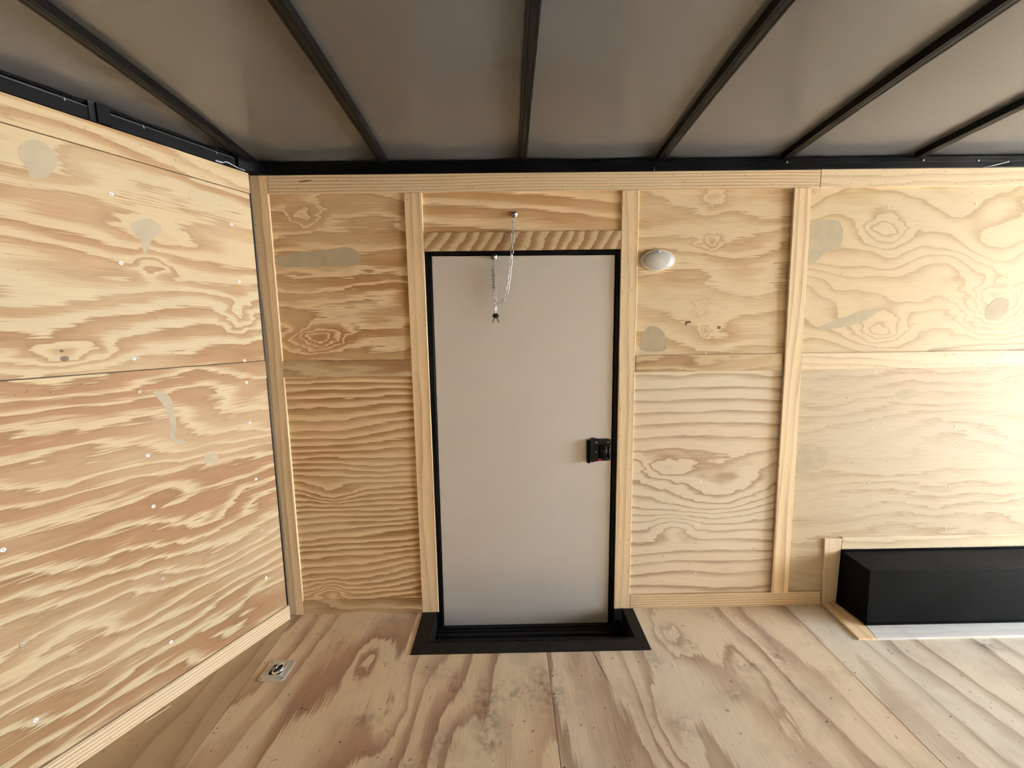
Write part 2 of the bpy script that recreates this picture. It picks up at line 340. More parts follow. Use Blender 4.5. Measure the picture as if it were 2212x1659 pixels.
Q = lambda x0t, x1t, zt, x0b, x1b, zb: [(x0b, 0, zb), (x1b, 0, zb), (x1t, 0, zt), (x0t, 0, zt)]
strip(Q(-1.108, -1.032, 2.066, -1.108, -1.033, 0.0), True, 'strip_a', 1)
strip(Q(-1.0305, 1.379, 2.066, -1.0305, 1.379, 1.990), False, 'strip_b', 2)
strip(Q(1.381, X_END - .05, 2.067, 1.381, X_END - .05, 1.991), False, 'strip_p', 3)
strip(Q(-0.443, -0.3665, 1.9885, -0.445, -0.3645, 0.0), True, 'strip_a', 4)
strip(Q(0.5105, 0.585, 1.9885, 0.511, 0.587, 0.0), True, 'strip_a', 5)
strip(Q(1.264, 1.338, 1.9885, 1.2925, 1.3745, 0.0745), True, 'strip_a', 6, proud=0.0175)
strip(Q(-0.3635, 0.509, 1.8205, -0.3625, 0.5095, 1.741), False, 'strip_c', 7)
strip(Q(-1.0310, -0.4450, 1.2615, -1.0310, -0.4450, 1.187), False, 'strip_d', 8)
strip(Q(0.5885, 1.2700, 1.2640, 0.5885, 1.2715, 1.188), False, 'strip_d', 9)
strip(Q(1.3580, X_END - .05, 1.2640, 1.3590, X_END - .05, 1.188), False, 'strip_p', 10)
strip(Q(-1.0310, -0.4465, 0.0745, -1.0310, -0.4465, 0.0), False, 'strip_d', 11)
strip(Q(0.5885, 1.5400, 0.0735, 0.5885, 1.5540, 0.0), False, 'strip_b', 12)
# boards round the wheel box, on the wall
strip([(1.5565, 0, 0.0), (1.627, 0, 0.0), (1.627, 0, 0.352), (1.542, 0, 0.352)], True, 'strip_p', 13)
strip(Q(1.6285, 3.4, 0.357, 1.6285, 3.4, 0.283), False, 'strip_p', 14)

# --- slanted nose wall (left)
bm = bmesh.new()
for sgn in (0,):
    a_, b_ = LP(-0.05, 0, -0.035), LP(S_MAX, 0, -0.035)
    vs = [bm.verts.new(a_ + UP * z - NL * d) for z in (-0.12, 2.215) for d in (0, 0.015)] + [bm.verts.new(b_ + UP * z - NL * d) for z in (-0.12, 2.215) for d in (0, 0.015)]
    for q in ((0, 1, 3, 2), (4, 6, 7, 5), (0, 4, 5, 1), (2, 3, 7, 6), (0, 2, 6, 4), (1, 5, 7, 3)): bm.faces.new([vs[i] for i in q])
wall_l = link('wall_left', bm, M['skin'], kind='structure')
def lp(name, s0, s1, z0, z1, mat, off=(0, 0), proud=0.0, th=0.009):
    o = plate(name, rect_l(s0, s1, z0, z1), NL, th, WD[mat], GL, UP, wall_l, off, 0.0010, proud); return o
OU = (0, 0)
def left_board(name, s0, s1, z0, z1, mat, proud=0.0, dv=0.0):
    # u must equal s: subtract the corner's projection on the grain axis
    c = Vector((X0, 0, 0)).dot(GL)
    return lp(name, s0, s1, z0, z1, mat, (-c, dv), proud)
L_u = left_board('plywood_panel', 0.044, S_MAX, 1.2690, 1.9810, 'nose_up')
L_l = left_board('plywood_panel', 0.044, S_MAX, 0.0740, 1.2640, 'nose_low')
left_board('trim_board', 0.042, S_MAX, 1.983, 2.064, 'nose_top', 0.0035)
left_board('trim_board', 0.042, S_MAX, 1.190, 1.2665, 'nose_low', 0.0020, 0.0)
left_board('trim_board', 0.036, S_MAX, 0.0, 0.0715, 'strip_b', 0.0055)

bm = bmesh.new(); cw = [LP(0.030, z, -0.012) for z in (0, 2.06)] + [LP(0.060, z, -0.012) for z in (2.06, 0)]
f_ = [bm.verts.new(p) for p in cw]; k_ = [bm.verts.new(p - NL * .02) for p in cw]; bm.faces.new(f_); bm.faces.new(k_[::-1])
for i in range(4): bm.faces.new((f_[i], k_[i], k_[(i + 1) % 4], f_[(i + 1) % 4]))
link('corner_gap_shade', bm, M['frame'], wall_l)  # black strip added to stand in for the shade in the corner gap
# --- the opposite wall and the other half of the nose, behind the camera
wall_b = struct('wall_back', (-1.16, W_BACK - 0.060, -0.16), (X_END, W_BACK - 0.045, 2.16), M['skin'])
for i, (x0, x1) in enumerate(((-1.06, 0.15), (0.152, 1.37), (1.372, 2.59), (2.592, X_END - .05))):
    for z0, z1, mt in ((0, 1.2235, 'far_low'), (1.225, 2.066, 'f_right_up')):
        plate('plywood_panel', [(x0, W_BACK, z0), (x0, W_BACK, z1), (x1, W_BACK, z1), (x1, W_BACK, z0)], EY, 0.009, WD[mt], EX, UP, wall_b, (i * 2.3, 0), 0.0008)
def MP(p): return Vector((p[0], W_BACK - p[1], p[2]))
NLm = Vector((NL.x, -NL.y, 0)); GLm = Vector((GL.x, -GL.y, 0))
bm = bmesh.new()
a_, b_ = MP(LP(-0.05, 0, -0.035)), MP(LP(S_MAX, 0, -0.035))
vs = [bm.verts.new(p + UP * z - NLm * d) for p in (a_, b_) for z in (-0.12, 2.215) for d in (0, 0.015)]
for q in ((0, 1, 3, 2), (4, 6, 7, 5), (0, 4, 5, 1), (2, 3, 7, 6), (0, 2, 6, 4), (1, 5, 7, 3)): bm.faces.new([vs[i] for i in q])
wall_n = link('wall_nose', bm, M['skin'], kind='structure')
for z0, z1, mt in ((0, 1.2655, 'nose_low'), (1.2665, 2.064, 'nose_up')):
    plate('plywood_panel', [MP(p) for p in rect_l(0.044, S_MAX, z0, z1)], NLm, 0.009, WD[mt], GLm, UP, wall_n, (4.0, 0), 0.0008)

# --- floor
floor = struct('floor', (-1.9, W_BACK - 0.06, -0.165), (X_END, 0.06, -0.145), M['skin'])
def fpl(pts, mat): return plate('floor_sheet', [(x, y, 0) for x, y in pts], UP, 0.019, WD[mat], EY, EX, floor, (0, 0), 0.0009)
g = 0.0009
fpl([(-1.80, W_BACK), (-1.071 - g, W_BACK), (-1.071 - g, 0.03), (-1.80, 0.03)], 'floor_a')
fpl([(-1.071 + g, W_BACK), (0.149 - g, W_BACK), (0.149 - g, -0.235), (-0.405, -0.235), (-0.405, 0.03), (-1.071 + g, 0.03)], 'floor_b')
fpl([(0.149 + g, W_BACK), (1.367 - g, W_BACK), (1.367 - g, 0.03), (0.580, 0.03), (0.580, -0.235), (0.149 + g, -0.235)], 'floor_c')
fpl([(1.367 + g, W_BACK), (2.586 - g, W_BACK), (2.586 - g, 0.03), (1.367 + g, 0.03)], 'floor_d')
fpl([(2.586 + g, W_BACK), (X_END, W_BACK), (X_END, 0.03), (2.586 + g, 0.03)], 'floor_d')
# boards round the wheel box, on the floor
plate('trim_board', [(1.5565, -0.0095, 0), (1.541, -0.248, 0), (1.618, -0.250, 0), (1.640, -0.168, 0), (1.628, -0.0095, 0)][::-1], UP, 0.0085, WD['strip_a'], EY, EX, floor, (7.7, 1.3), 0.0012, proud=0.0085)
plate('trim_board', [(1.6195, -0.250, 0), (3.4, -0.2485, 0), (3.4, -0.166, 0), (1.6415, -0.168, 0)], UP, 0.0085, WD['strip_w'], EX, EY, floor, (9.1, 2.3), 0.0012, proud=0.0085)

# --- ceiling: arched skin, cross beams, rails
def nose_x(y):
    d = min(-y, y - W_BACK); return X0 - max(d, -0.08) * math.tan(ANG) - 0.12
BEAMS = [-1.090, -0.525, 0.073, 0.672, 1.216, 1.800, 2.395, 2.99, 3.58, 4.18, 4.77, 5.36, 5.7]
def sag(x):                                     # the thin roof skin hangs a little between the beams
    xs = [-1.72] + BEAMS + [X_END + .02]
    for a, b in zip(xs, xs[1:]):
        if a <= x <= b: t = (x - a) / (b - a); return -0.009 * 4 * t * (1 - t)
    return 0.0
bm = bmesh.new(); NY = 44; rows = []
xs_ = []
for a, b in zip([-1.72] + BEAMS, BEAMS + [X_END + .02]): xs_ += [a + (b - a) * k / 8 for k in range(8)]
xs_.append(X_END + .02)
for i in range(NY + 1):
    y = 0.075 + (W_BACK - 0.15) * i / NY; z = Z_BEAM + BEAM_H + roof(y); x0 = nose_x(y)
    def cz(x):
        zz = z + sag(x)
        if x < -1.10:                             # towards the nose the skin comes down to the rail
            yy = y if y > W_BACK / 2 else W_BACK - y
            zz = min(zz, 2.1235 + 0.25 * max(0.0, (Vector((x - X0, yy, 0))).dot(NL)))
        return zz
    rows.append([bm.verts.new((max(x, x0), y, cz(max(x, x0)))) for x in xs_])
for A, B in zip(rows, rows[1:]):
    for k in range(len(xs_) - 1):
        if A[k + 1].co.x - A[k].co.x > 1e-5 or B[k + 1].co.x - B[k].co.x > 1e-5:
            try: bm.faces.new((A[k], A[k + 1], B[k + 1], B[k]))
            except ValueError: pass
bmesh.ops.remove_doubles(bm, verts=bm.verts[:], dist=1e-5)
bmesh.ops.recalc_face_normals(bm, faces=bm.faces[:])
up_ = bmesh.ops.extrude_face_region(bm, geom=bm.faces[:])
bmesh.ops.translate(bm, verts=[g_ for g_ in up_['geom'] if isinstance(g_, bmesh.types.BMVert)], vec=(0, 0, 0.03))
ceiling = link('ceiling', bm, M['ceil'], kind='structure', smooth=False)
for p in ceiling.data.polygons: p.use_smooth = p.normal.z < -0.5
ceiling.data.set_sharp_from_angle(angle=0.6)
def beam(xc, tilt=0.0, y0=-0.012, y1=None):
    """Hollow cross beam: a box section with two shallow grooves along its underside."""
    y1 = W_BACK + 0.012 if y1 is None else y1
    w = 0.018
    prof = [(-w, BEAM_H + .004), (-w, 0.001), (-w + .001, 0), (-w + .007, 0), (-w + .0085, .0013), (-w + .010, 0), (w - .010, 0), (w - .0085, .0013), (w - .007, 0), (w - .001, 0), (w, .001), (w, BEAM_H + .004)]
    bm = bmesh.new(); prev = None; n = 26
    for i in range(n + 1):
        y = y0 + (y1 - y0) * i / n
        cur = [bm.verts.new((xc + tilt * (y + .02) + px, y, Z_BEAM + roof(y) + pz)) for px, pz in prof]
        if prev:
            for j in range(len(prof)):
                k = (j + 1) % len(prof); bm.faces.new((prev[j], prev[k], cur[k], cur[j]))
        else: bm.faces.new(cur)
        prev = cur
    bm.faces.new(prev[::-1])
    return link('roof_beam', bm, M['beam'], ceiling)
for xb in BEAMS: beam(xb)
# top rail above the side wall: square tube with a small ledge
def rail(name, path, prof, par, mat):
    """prof = [(inward, z)] swept along path [(point, inward normal)]"""
    bm = bmesh.new(); prev = None
    for p, nn in path:
        cur = [bm.verts.new(Vector(p) + Vector(nn) * a + UP * z) for a, z in prof]
        if prev:
            for j in range(len(prof)):
                k = (j + 1) % len(prof); bm.faces.new((prev[j], prev[k], cur[k], cur[j]))
        else: bm.faces.new(cur)
        prev = cur
    bm.faces.new(prev[::-1]); return link(name, bm, mat, par)
RP = [(-0.03, 2.067), (0.012, 2.067), (0.0135, 2.0685), (0.0135, 2.088), (0.012, 2.090), (0.014, 2.092), (0.014, 2.113), (-0.03, 2.135)]
rail('top_rail', [((X0 + 0.06, 0, 0), NF), ((X_END, 0, 0), NF)], RP, ceiling, M['black'])
rail('top_rail', [((X0 + 0.06, W_BACK, 0), EY), ((X_END, W_BACK, 0), EY)], RP, ceiling, M['black'])
# rounded corner piece between the two rails
def lerp(a, b, t): return a * (1 - t) + b * t
cpath = []
for i in range(9):
    t = i / 8; p0, p1, p2 = Vector((X0 + 0.07, 0, 0)), Vector((X0, 0, 0)), LP(0.09, 0)
    p = lerp(lerp(p0, p1, t), lerp(p1, p2, t), t); nn = lerp(NF, NL, t).normalized(); cpath.append((p, nn))
rail('corner_rail', cpath, [(-0.03, 2.067), (0.016, 2.067), (0.0175, 2.069), (0.0175, 2.100), (0.0155, 2.115), (-0.03, 2.135)], ceiling, M['black'])
NRP = [(-0.03, 2.0655), (0.004, 2.0655), (0.0050, 2.067), (0.0050, 2.1050), (0.0035, 2.1065), (-0.016, 2.1065), (-0.016, 2.120), (-0.03, 2.120)]
nose_rail = rail('nose_rail', [(LP(0.07, 0), NL), (LP(S_MAX, 0), NL)], NRP, ceiling, M['black'])
rail('nose_upper_rail', [(LP(0.07, 0), NL), (LP(S_MAX, 0), NL)], [(-0.03, 2.1185), (-0.004, 2.1185), (-0.002, 2.121), (-0.003, 2.1235), (-0.006, 2.126), (-0.034, 2.126)], ceiling, M['beam'])
M['edge'] = paint('painted_edge_highlight', (0.10, 0.10, 0.10), 0.35, 0.3)  # lighter grey paints in the highlight along the rail's edge
rail('rail_lip_highlight', [(LP(0.07, 0), NL), (LP(S_MAX, 0), NL)], [(0.0046, 2.1048), (0.0056, 2.1048), (0.0056, 2.1068), (0.0046, 2.1068)], ceiling, M['edge'])
rail('nose_rail', [(MP(LP(0.0, 0)), NLm), (MP(LP(S_MAX, 0)), NLm)], NRP, ceiling, M['black'])
# upright post end on the nose rail
bm = bmesh.new()
def wbox(bm, s0, s1, z0, z1, o0, o1):
    vs = [bm.verts.new(LP(s, z, o)) for s in (s0, s1) for z in (z0, z1) for o in (o0, o1)]
    for q in ((0, 1, 3, 2), (4, 6, 7, 5), (0, 4, 5, 1), (2, 3, 7, 6), (0, 2, 6, 4), (1, 5, 7, 3)): bm.faces.new([vs[i] for i in q])
wbox(bm, 0.493, 0.527, 2.0655, 2.124, -0.02, 0.016)
link('post_end', bm, M['well'], ceiling)
bm = bmesh.new(); wbox(bm, 0.527, 0.545, 2.0655, 2.124, -0.02, 0.009); link('post_gusset', bm, M['frame'], ceiling)
# small weld tacks and screw points on the rails
for s_ in (0.597, 0.401, 0.165):
    bm = bmesh.new(); tube(bm, [LP(s_, 2.098, 0.006), LP(s_ + .002, 2.113, 0.004)], 0.0016, 6); link('rail_screw', bm, M['zinc'], ceiling, True)
for xr, zr in ((1.222, 2.096), (1.818, 2.098), (2.06, 2.094)):
    bm = bmesh.new(); lathe(bm, [(0.0045, 0), (0.0045, .002), (0.0028, .004), (0, .0045)], (xr, -0.014, zr), NF, 10); link('rail_screw', bm, M['zinc'], ceiling, True)

for pw in ([(0.646, -0.016, 2.084), (0.643, -0.017, 2.072), (0.647, -0.016, 2.064)], [(2.07, -0.018, 2.061), (2.12, -0.020, 2.070), (2.19, -0.022, 2.086)]):
    bm = bmesh.new(); tube(bm, pw, 0.0011, 5); link('wire_end', bm, M['zinc'], ceiling, True)
# --- rear frame round the open end
obox('rear_frame_post', (X_END - .05, -0.02, -0.16), (X_END + .03, 0.06, 2.16), M['black']).name = 'trim_1'
obox('rear_frame_post', (X_END - .05, W_BACK - 0.06, -0.16), (X_END + .03, W_BACK + 0.02, 2.16), M['black']).name = 'trim_2'
obox('rear_frame_head', (X_END - .05, W_BACK + .02, 2.06), (X_END + .03, -0.02, 2.20), M['black']).name = 'trim_3'
for n_ in ('trim_1', 'trim_2', 'trim_3'): bpy.data.objects[n_]['kind'] = 'structure'

# ================================================================== DOOR
door = empty('door_1', (0.075, 0, -0.1), 'structure')
def dchild(o):
    o.parent = door; o.matrix_parent_inverse = Matrix.Translation((-0.075, 0, 0.1)); return o
bpy.context.view_layer.update()
slab = [(-0.3365, 0.008, 1.7225), (0.4885, 0.008, 1.7185), (0.4855, 0.008, -0.088), (-0.3435, 0.008, -0.088)]
D_slab = dchild(plate('door_panel', slab[::-1], NF, 0.028, M['door'], EX, UP, None, bev=0.002))
def fq(name, pts, y=0.0, th=0.035): return dchild(plate(name, [(x, y, z) for x, z in pts], NF, th, M['frame'], EX, UP, None, bev=0.0015))
fq('door_frame_post', [(-0.372, -0.10), (-0.3470, -0.10), (-0.3395, 1.725), (-0.3395, 1.7405), (-0.372, 1.7405)], 0.001)
fq('door_frame_post', [(0.4895, -0.10), (0.516, -0.10), (0.516, 1.7405), (0.4925, 1.7405), (0.4925, 1.722)], 0.001)
fq('door_frame_head', [(-0.3390, 1.7255), (0.4920, 1.7215), (0.4920, 1.7405), (-0.3390, 1.7405)], 0.001)
# step well with flanges
def sill(name, bm, par=None, mat='sill'): return dchild(link(name, bm, M[mat], None))
bm = bmesh.new()
xl, xr, yf, zb = -0.375, 0.552, -0.211, -0.098
box(bm, (xl - .004, yf - .004, zb - .004), (xr + .004, 0.040, zb)); box(bm, (xl - .004, yf - .004, zb), (xl, -0.0, -0.001)); box(bm, (xr, yf - .004, zb), (xr + .004, -0.0, -0.001)); box(bm, (xl, yf - .004, zb), (xr, yf, -0.001))
sill('step_well', bm)
bm = bmesh.new(); box(bm, (xl + .004, -0.062, zb), (xr - .004, 0.006, zb + 0.007), 0.0015); sill('sill_plate', bm)
bm = bmesh.new(); box(bm, (xl + .004, -0.0365, zb + .0072), (xr - .004, -0.0315, zb + 0.0115), 0.001); sill('sill_ridge', bm)
bm = bmesh.new(); box(bm, (xl + .004, -0.014, zb + .0072), (xr - .004, 0.004, zb + 0.0130), 0.001); sill('sill_ridge', bm)
xo, xq, yo = -0.4435, 0.605, -0.2805
def flange(pts):
    return dchild(plate('sill_flange', [(x, y, 0) for x, y in pts], UP, 0.0035, M['sill'], EX, EY, None, bev=0.001, proud=0.0035))
flange([(xo, -0.011), (xo, yo), (xl, yf), (xl, -0.011)])
flange([(xo, yo), (xq, yo), (xr, yf), (xl, yf)])
flange([(xq, yo), (xq, -0.011), (xr, -0.011), (xr, yf)])
bm = bmesh.new()
box(bm, (xl - .0025, yf - .0025, .0036), (xl, -0.011, .0065)); box(bm, (xr, yf - .0025, .0036), (xr + .0025, -0.011, .0065)); box(bm, (xl, yf - .0025, .0036), (xr, yf, .0065))
sill('flange_lip', bm)
bm = bmesh.new(); lathe(bm, [(0.0046, 0), (0.0046, .0012), (0.003, .0022), (0, .0025)], (0, 0, 0), UP, 10)
fs0 = link('flange_screw', bm, M['plastic'], None, True); first = True
for x, y in ((-0.415, -0.05), (-0.412, -0.17), (-0.405, -0.245), (-0.31, -0.265), (0.0, -0.245), (0.16, -0.248), (0.40, -0.246), (0.52, -0.248), (0.578, -0.20), (0.583, -0.06)):
    o = fs0 if first else fs0.copy()
    if not first: COL.objects.link(o)
    first = False; o.location = (x, y, .0036); dchild(o)

# door latch: formed plate, curled pull edge, paddle, rivets
latch = dchild(plate('latch_plate', [(x, 0.008, z) for x, z in smooth_loop([(0.386, .869), (0.42, .8705), (0.462, .8705), (0.478, .868), (0.4825, .855), (0.4825, .775), (0.477, .764), (0.46, .7625), (0.42, .7625), (0.386, .7625)], 3)], NF, 0.004, M['plastic'], EX, UP, None, bev=0.0015, proud=0.0045))
def lchild(o): o.parent = latch; return o
prof = []
for i in range(9):
    t = i / 8; ang = math.pi * (0.02 + 0.93 * t)
    prof.append((0.386 - 0.0085 + 0.0105 * math.cos(ang), 0.006 - 0.021 * math.sin(ang)))
bm = bmesh.new(); prev = None
def zlo(x): return 0.757 if x < 0.382 else 0.7615
for x, y in prof:
    cur = [bm.verts.new((x, y, zlo(x))), bm.verts.new((x, y, 0.8705 if x > .372 else 0.866))]
    if prev: bm.faces.new((prev[0], prev[1], cur[1], cur[0]))
    prev = cur
bmesh.ops.solidify(bm, geom=bm.faces[:], thickness=0.0025)
lchild(link('curled_edge', bm, M['plastic'], None, True))
bm = bmesh.new(); prev = None
for i in range(8):
    t = i / 7; x = 0.425 + 0.050 * t; y = 0.003 - 0.020 * math.sin(math.pi * min(1, t * 1.25) * 0.8) ** 0.7 if t > 0 else 0.003
    cur = [bm.verts.new((x, y, 0.7805)), bm.verts.new((x, y, 0.841)), bm.verts.new((x, 0.0035, 0.841)), bm.verts.new((x, 0.0035, 0.7805))]
    if prev:
        for j in range(4): bm.faces.new((prev[j], prev[(j + 1) % 4], cur[(j + 1) % 4], cur[j]))
    else: bm.faces.new(cur)
    prev = cur
bm.faces.new(prev[::-1])
bmesh.ops.bevel(bm, geom=[e for e in bm.edges if e.calc_face_angle(0) > 1.0], offset=.002, segments=2, affect='EDGES')
lchild(link('paddle', bm, M['plastic'], None, True))
bm = bmesh.new(); tube(bm, [(0.4715, -0.014, 0.7815), (0.4715, -0.014, 0.840)], 0.004, 8); lchild(link('paddle_rib', bm, M['plastic'], None, True))
bm = bmesh.new(); box(bm, (0.4185, -0.008, 0.7665), (0.4390, 0.004, 0.7765), 0.003); lchild(link('lock_lever', bm, M['red'], None))
bm = bmesh.new(); lathe(bm, [(0.0034, 0), (0.0034, .0008), (0.0022, .0022), (0, .0028)], (0, 0, 0), NF, 10)
rv0 = link('rivet', bm, M['screwl'], None, True)
for i, (x, z) in enumerate(((0.4138, .853), (0.468, .853), (0.413, .807), (0.467, .7772))):
    o = rv0 if i == 0 else rv0.copy()
    if i: COL.objects.link(o)
    o.location = (x, 0.0035, z); lchild(o)

# ================================================================== SCREWS, FILLER, STAPLES ON THE PANELS
def screw_mesh(mat, r):
    bm = bmesh.new()
    lathe(bm, [(r, 0), (r, .0006), (r * .82, .0015), (r * .28, .0014), (r * .22, .0006), (0, .0004)], (0, 0, 0), UP, 12)
    o = link('screw', bm, M[mat], None, True)
    o.data.materials.append(M['dark'])
    for p in o.data.polygons:
        c = p.center
        if math.hypot(c.x, c.y) < r * .2: p.material_index = 1
    return o
protos = {}
def screw(panel, loc, n, mat, r):
    key = (mat, r)
    if key not in protos: protos[key] = screw_mesh(mat, r); o = protos[key]
    else: o = protos[key].copy(); COL.objects.link(o)
    o.parent = panel; o.location = loc; o.rotation_euler = n.to_track_quat('Z', 'Y').to_euler()
dull = {4 - 1, 6, 9, 17}
for i, (s_, z) in enumerate([(0.513, 1.853), (0.511, 1.632), (0.511, 1.309), (0.509, 1.193), (0.508, 0.961), (0.512, 0.771), (0.512, 0.488), (0.513, 0.229), (0.866, 0.231), (0.865, 0.483), (0.868, 0.785), (0.132, 1.837), (0.124, 1.608), (0.134, 1.275), (0.133, 1.18), (0.138, 1.003), (0.134, 0.745), (0.13, 0.5), (0.132, 0.27), (0.866, 1.86), (0.866, 1.6), (0.866, 1.3), (0.866, 1.0)]):
    proud = 0.0022 if 1.190 < z < 1.2665 else 0.0003
    screw(L_u if z > 1.2660 else L_l, LP(s_, z, proud), NL, 'screwd' if i in dull else 'screwl', 0.0064)
for x, z in [(0.912, 1.922), (0.906, 1.588), (0.915, 1.270), (1.698, 1.912), (2.09, 1.919), (1.71, 1.579), (1.718, 1.287), (0.923, 1.147), (0.921, 0.903), (0.921, 0.652), (0.918, 0.434), (0.916, 0.179), (1.717, 1.173), (2.137, 1.171), (1.727, 0.908), (2.127, 0.904), (1.735, 0.631), (2.135, 0.606), (2.143, 0.392), (-0.692, 1.93), (-0.69, 1.579), (-0.66, 0.703), (-0.635, 0.985), (-0.689, 0.376), (-0.697, 0.17)]:
    par = (P_lu if z > 1.225 else P_ll) if x < 0 else (P_ru if z > 1.225 else P_rl) if x < 1.3 else (P_fu if z > 1.225 else P_fl)
    screw(par, (x, -0.0003, z), NF, 'screwl' if x > 0.5 else 'screwd', 0.0042)
def filler(par, pts3, n):
    bm = bmesh.new()
    f = [bm.verts.new(p + n * 0.0004) for p in pts3]; k = [bm.verts.new(p - n * 0.001) for p in pts3]
    bm.faces.new(f)
    for i in range(len(f)): bm.faces.new((f[i], k[i], k[(i + 1) % len(f)], f[(i + 1) % len(f)]))
    bm.faces.new(k[::-1])
    link('filler_patch', bm, M['filler'], par)
for pts in [[(0.71, 1.926), (0.682, 1.956), (0.653, 1.958), (0.633, 1.932), (0.633, 1.906), (0.654, 1.869), (0.668, 1.855), (0.695, 1.847), (0.697, 1.872), (0.711, 1.897)], [(0.468, 1.771), (0.417, 1.797), (0.387, 1.783), (0.384, 1.762), (0.411, 1.73), (0.428, 1.695), (0.444, 1.672), (0.448, 1.713), (0.467, 1.74)], [(0.468, 1.185), (0.435, 1.182), (0.414, 1.147), (0.414, 1.1), (0.408, 1.064), (0.419, 1.006), (0.386, 0.98), (0.412, 0.974), (0.434, 1.004), (0.43, 1.068), (0.441, 1.129)], [(0.322, 0.912), (0.282, 0.904), (0.285, 0.869), (0.325, 0.878)]]:
    filler(L_u if pts[0][1] > 1.27 else L_l, [LP(s_, z) for s_, z in smooth_loop(pts)], NL)
for pts in [[(-1.018, 1.725), (-0.864, 1.749), (-0.782, 1.757), (-0.711, 1.765), (-0.664, 1.746), (-0.648, 1.717), (-0.66, 1.699), (-0.705, 1.685), (-0.791, 1.683), (-0.885, 1.68), (-1.022, 1.686)], [(0.618, 1.352), (0.642, 1.394), (0.684, 1.395), (0.718, 1.368), (0.728, 1.326), (0.721, 1.284), (0.611, 1.29)], [(1.339, 1.836), (1.485, 1.85), (1.504, 1.739), (1.44, 1.716), (1.393, 1.677), (1.352, 1.673)], [(2.198, 1.447), (2.241, 1.504), (2.301, 1.495), (2.294, 1.429), (2.22, 1.405)], [(1.532, 1.423), (1.663, 1.463), (1.695, 1.446), (1.611, 1.397), (1.486, 1.374), (1.418, 1.375)], [(1.824, 1.067), (1.865, 1.088), (1.922, 1.082), (1.925, 1.061), (1.871, 1.037), (1.845, 1.04)], [(1.385, 0.802), (1.418, 0.809), (1.46, 0.791), (1.475, 0.817), (1.518, 0.793), (1.526, 0.763), (1.513, 0.716), (1.451, 0.693), (1.385, 0.676)]]:
    x = pts[0][0]; up = pts[0][1] > 1.225
    par = (P_lu if up else P_ll) if x < 0 else (P_ru if up else P_rl) if x < 1.3 else (P_fu if up else P_fl)
    filler(par, [Vector((a, 0, b)) for a, b in smooth_loop(pts, 3)][::-1], NF)
# staple holes in the trim boards: far too many and too small to pick out
bm = bmesh.new()
def pit(bm, p, n, r=0.0022):
    n = Vector(n); xa = n.orthogonal().normalized(); ya = n.cross(xa); p = Vector(p) + n * 0.0002
    bm.faces.new([bm.verts.new(p + xa * (r * math.cos(a * math.pi / 3)) + ya * (r * .7 * math.sin(a * math.pi / 3))) for a in range(6)])
for x0, x1, z0, z1 in ((-1.10, -1.04, .02, 2.05), (-1.02, 1.37, 2.0, 2.055), (1.39, 2.5, 2.0, 2.055), (-.435, -.372, .02, 1.98), (.515, .58, .02, 1.98), (1.295, 1.335, .1, 1.97), (-.35, .5, 1.75, 1.81), (-1.02, -.46, 1.195, 1.255), (.6, 1.26, 1.195, 1.255), (1.37, 2.5, 1.195, 1.255), (.6, 1.52, .01, .065), (1.64, 2.6, .295, .345)):
    L_ = max(x1 - x0, z1 - z0); n_ = int(L_ / 0.075)
    for i in range(n_):
        t = (i + random.uniform(.2, .8)) / n_
        if z1 - z0 > x1 - x0: p = (random.choice((x0 + .004, x1 - .004)) + random.uniform(-.003, .003), -0.0097, z0 + (z1 - z0) * t)
        else: p = (x0 + (x1 - x0) * t, -0.0097, random.choice((z0 + .006, z1 - .006)) + random.uniform(-.004, .004))
        pit(bm, p, NF)
link('staple_holes', bm, M['dark'], wall_f, kind='stuff')
bm = bmesh.new()
for i in range(60): 
    if i % 3 == 0: p = LP(random.uniform(.06, 1.2), random.choice((1.0, )) * random.uniform(.01, .06), .0057)
    elif i % 3 == 1: p = LP(random.uniform(.06, 1.2), random.uniform(1.2, 1.255), .0022)
    else: p = LP(random.uniform(.06, 1.2), random.uniform(1.99, 2.05), .0037)
    pit(bm, p, NL, 0.0018)
link('staple_holes', bm, M['dark'], wall_l, kind='stuff')
bm = bmesh.new()
for i in range(46):
    x, y = random.choice((random.uniform(-1.0, 2.4), random.uniform(-1.0, 2.4), -1.055, 0.16, 1.38)), random.uniform(-1.2, -0.3)
    pit(bm, (x, y, 0.0001), UP, random.uniform(0.0025, 0.004))
link('floor_screw_holes', bm, M['dark'], floor, kind='stuff')
# split in the top board and cracks in the floor
bm = bmesh.new(); tube(bm, [(-0.895, -0.0094, 2.037), (-0.865, -0.0094, 2.041), (-0.838, -0.0094, 2.044)], [0.0012, 0.0022, 0.0008], 6); link('split', bm, M['dark'], wall_f)
bm = bmesh.new(); tube(bm, [(0.149 + .20, -0.2805, 0.0), (0.372, -0.40, 0.0), (0.385, -0.47, 0.0)], [0.0009, 0.0009, 0.0003], 4); link('split', bm, M['dark'], floor)

